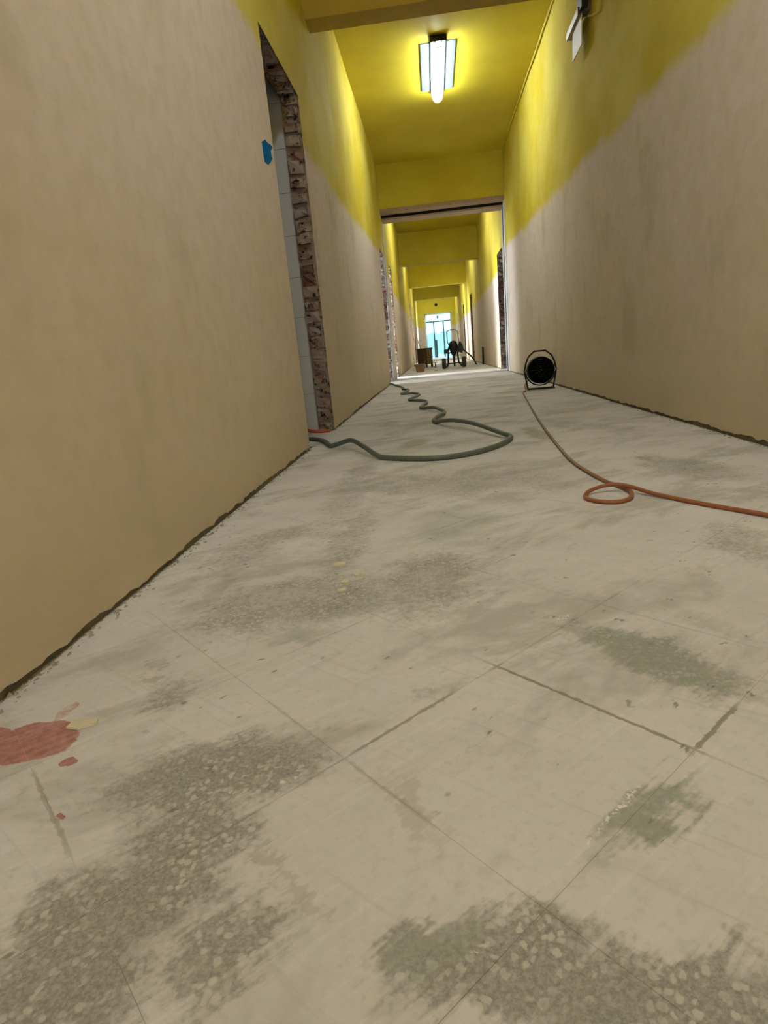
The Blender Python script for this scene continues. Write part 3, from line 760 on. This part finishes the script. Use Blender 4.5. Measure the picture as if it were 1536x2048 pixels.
flake(-.206, 1.272, .009, .008, .2, 'cream chip on the worn grey patch, rightmost of four', group='cream chips on the worn patch')
flake(-.229, 1.230, .010, .009, 1.0, 'cream chip on the worn grey patch, second nearest of four', group='cream chips on the worn patch')
flake(-.229, 1.181, .011, .008, .4, 'cream chip on the worn grey patch, nearest of four', group='cream chips on the worn patch')
flake(-.616, 2.034, .014, .014, .1, 'white chip on the floor close to the left skirting')

# ---------------------------------------------------------------- floor grinding machine
t = empty('floor_grinder', (0, 0, 0)); tag(t, 'black wheeled floor grinding machine with tall loop handle', 'machine')
YM = 14.85
for x0, x1, zz in ((.172, .278, .122), (.645, .752, .127)):
    w = MB().lathe([(.05, x0+.02), (.105, x0+.004), (.120, x0+.02), (.122, (x0+x1)/2), (.120, x1-.02), (.105, x1-.004), (.05, x1-.02)], (0, YM, zz), 'x', 28).build('wheel', M['rubber'], t)
    MB().lathe([(0, x0+.012), (.045, x0+.012), (.045, x1-.012), (0, x1-.012)], (0, YM, zz), 'x', 16).build('wheel_hub', M['greymetal'], w)
MB().tube([(.22, YM, .11), (.70, YM, .12)], .012, 8).build('axle', M['blackmetal'], t)
for pl in ([(.285, YM-.01, .03), (.325, YM-.01, .105), (.335, YM, .30), (.350, YM, .45), (.405, YM+.03, .57)], [(.645, YM-.01, .045), (.575, YM-.01, .125), (.560, YM, .30), (.575, YM, .46), (.545, YM+.03, .55)]):
    MB().tube(pl, .021, 8).build('frame_leg', M['blackmetal'], t)
MB().lathe([(.0, -.28), (.022, -.28), (.030, -.20), (.036, -.10), (.070, -.03), (.098, .06), (.104, .12), (.095, .19), (.06, .235), (0, .25)], (.468, YM+.04, .385), 'z', 24).build('motor', M['blackmetal'], t)
MB().tube([(.470, YM, .38), (.474, YM-.02, .045)], .022, 8).build('drive_column', M['blackmetal'], t)
MB().box((.238, YM-.05, .350), (.345, YM+.03, .445)).build('switch_box', M['black'], t)
MB().tube([(.33, YM, .345), (.47, YM, .385)], .013, 8).build('brace', M['blackmetal'], t)
MB().add([(.585,YM-.05,.36),(.66,YM-.05,.33),(.705,YM-.04,.42),(.685,YM-.04,.52),(.63,YM-.04,.62),(.585,YM-.04,.55),(.585,YM+.07,.36),(.66,YM+.07,.33),(.705,YM+.07,.42),(.685,YM+.07,.52),(.63,YM+.07,.62),(.585,YM+.07,.55)],
         [(5,4,3,2,1,0),(6,7,8,9,10,11)] + [(i, (i+1) % 6, 6+(i+1) % 6, 6+i) for i in range(6)]).build('dust_housing', M['blackmetal'], t)
MB().tube(spline([(.385, YM+.05, .52), (.345, YM+.12, .60), (.335, YM+.24, .80), (.345, YM+.26, .855), (.385, YM+.27, .880), (.46, YM+.27, .882), (.545, YM+.27, .876), (.588, YM+.26, .845), (.598, YM+.24, .79), (.605, YM+.12, .58)], 6), .0115, 8).build('handle', M['greymetal'], t)
MB().tube([(.42, YM+.27, .883), (.52, YM+.27, .880)], .016, 8).build('grip', M['black'], t)
MB().tube(spline([(.67, YM, .44), (.76, YM+.15, .35), (.90, YM+.40, .23), (.98, YM+.55, .12), (1.04, YM+.75, .022)], 6), .017, 8).build('suction_pipe', M['blackmetal'], t)

# ---------------------------------------------------------------- bucket, crate and odds and ends
t = empty('bucket', (-.335, 14.15, 0)); tag(t, 'brown pink plastic bucket standing in front of the crate', 'bucket')
b = MB(); b.lathe([(0, .004), (.085, .0), (.090, .01), (.112, .165), (.118, .168), (.118, .178), (.108, .178), (.086, .012), (0, .010)], (0, 0, 0), 'z', 28)
b.build('pail', M['bucket'], t)
MB().tube(spline([(-.116, 0, .165), (-.10, -.09, .15), (0, -.135, .145), (.10, -.09, .15), (.116, 0, .165)], 6), .004, 6).build('handle', M['bucket'], t)
MB().box((-.145, -.02, .135), (-.108, .02, .17)).build('lug', M['bucket'], t)
MB().add([(.085,-.06,.16),(.13,-.03,.23),(.125,.03,.235),(.09,.06,.165),(.082,-.055,.15),(.125,-.028,.225),(.12,.028,.23),(.086,.055,.155)], [(0,1,2,3),(7,6,5,4),(0,4,5,1),(1,5,6,2),(2,6,7,3),(3,7,4,0)]).build('spout_flap', M['bucket'], t)

t = empty('wooden_crate', (-.255, 17.15, 0), math.radians(38)); tag(t, 'dark brown slatted crate on legs by the left wall', 'crate')
MB().box((-.15, -.135, .09), (.15, .135, .50)).build('body', M['crate'], t)
for k in range(5):
    x = .155; y = -.12 + .06*k
    MB().box((.150, y-.018, .095), (.160, y+.018, .495)).build('slat', M['crateslat'], t)
for k in range(5):
    x = -.13+.065*k
    MB().box((x-.018, -.145, .095), (x+.018, -.135, .495)).build('slat', M['crate' if k < 2 else 'crateslat'], t)
MB().box((-.165, -.15, .495), (.17, .15, .525)).build('rim', M['crate'], t)
MB().box((-.152, -.147, .27), (.162, .137, .29)).build('band', M['crate'], t)
for sx in (-1, 1):
    for sy in (-1, 1): MB().box((sx*.135-.02, sy*.12-.02, 0), (sx*.135+.02, sy*.12+.02, .10)).build('leg', M['crate'], t)
t = MB().tube([(-.50, 17.42, .0), (-.495, 17.45, .80), (-.47, 17.46, .835), (-.44, 17.45, .80), (-.33, 17.42, .40), (-.30, 17.42, .03)], .010, 8)
tag(t.build('bent_rod', M['greymetal']), 'thin bent metal rod standing behind the crate', 'rod')
t = empty('small_stand', (.017, 16.65, 0)); tag(t, 'small dark T-shaped stand on the floor right of the crate', 'stand')
MB().tube([(0, 0, .0), (0, 0, .12)], .012, 8).build('post', M['blackmetal'], t)
MB().box((-.06, -.02, .12), (.06, .02, .14)).build('top', M['greymetal'], t)
MB().lathe([(0, 0), (.035, 0), (.03, .012), (0, .014)], (0,0,0), 'z', 14).build('base', M['blackmetal'], t)
flake(.027, 14.03, .045, .03, .3, 'white scrap on the floor between bucket and machine', up=.02, nm='white_scrap')
t = MB().tube([(XR-.035, 15.68, .0), (XR-.03, 15.67, .42)], .022, 10)
tag(t.build('pipe_stub', M['blackmetal']), 'short dark pipe upright against the right wall past the machine', 'pipe')
t = MB().lathe([(0, -.07), (.05, -.06), (.075, -.02), (.08, 0)], (.275, Y1, 2.722), 'y', 16)
tag(t.build('wall_fitting', M['black']), 'small dark round fitting on the yellow wall above the end door', 'fitting')

# crumbs of plaster along the foot of both walls
def rubble(X, s, seed, label):
    r = random.Random(seed); b = MB()
    opens = L_OPEN if s > 0 else R_OPEN
    for k in range(900):
        y = .25 + 9.5*r.random()**1.8
        if any(a < y < c for a, c in opens): continue
        d = abs(r.gauss(0, .014)); q = r.uniform(.0015, .0055)*(1 if r.random() < .9 else 1.8); x = X + s*(d-.008)
        vs = [(x+q*r.uniform(.5, 1.2)*ux, y+q*r.uniform(.6, 1.8)*uy, max(0, q*r.uniform(.4, .9)*uz)) for ux, uy, uz in ((1,0,0),(0,1,0),(-1,0,0),(0,-1,0),(.1,.1,1.1))]
        b.add(vs, [(0,1,4),(1,2,4),(2,3,4),(3,0,4)])
    o = b.build('plaster_rubble', M['crumb'], floor); o['kind'] = 'stuff'; o['label'] = label
rubble(XL, 1, 5, 'crumbs of plaster along the foot of the left wall')
rubble(XR, -1, 6, 'crumbs of plaster along the foot of the right wall')
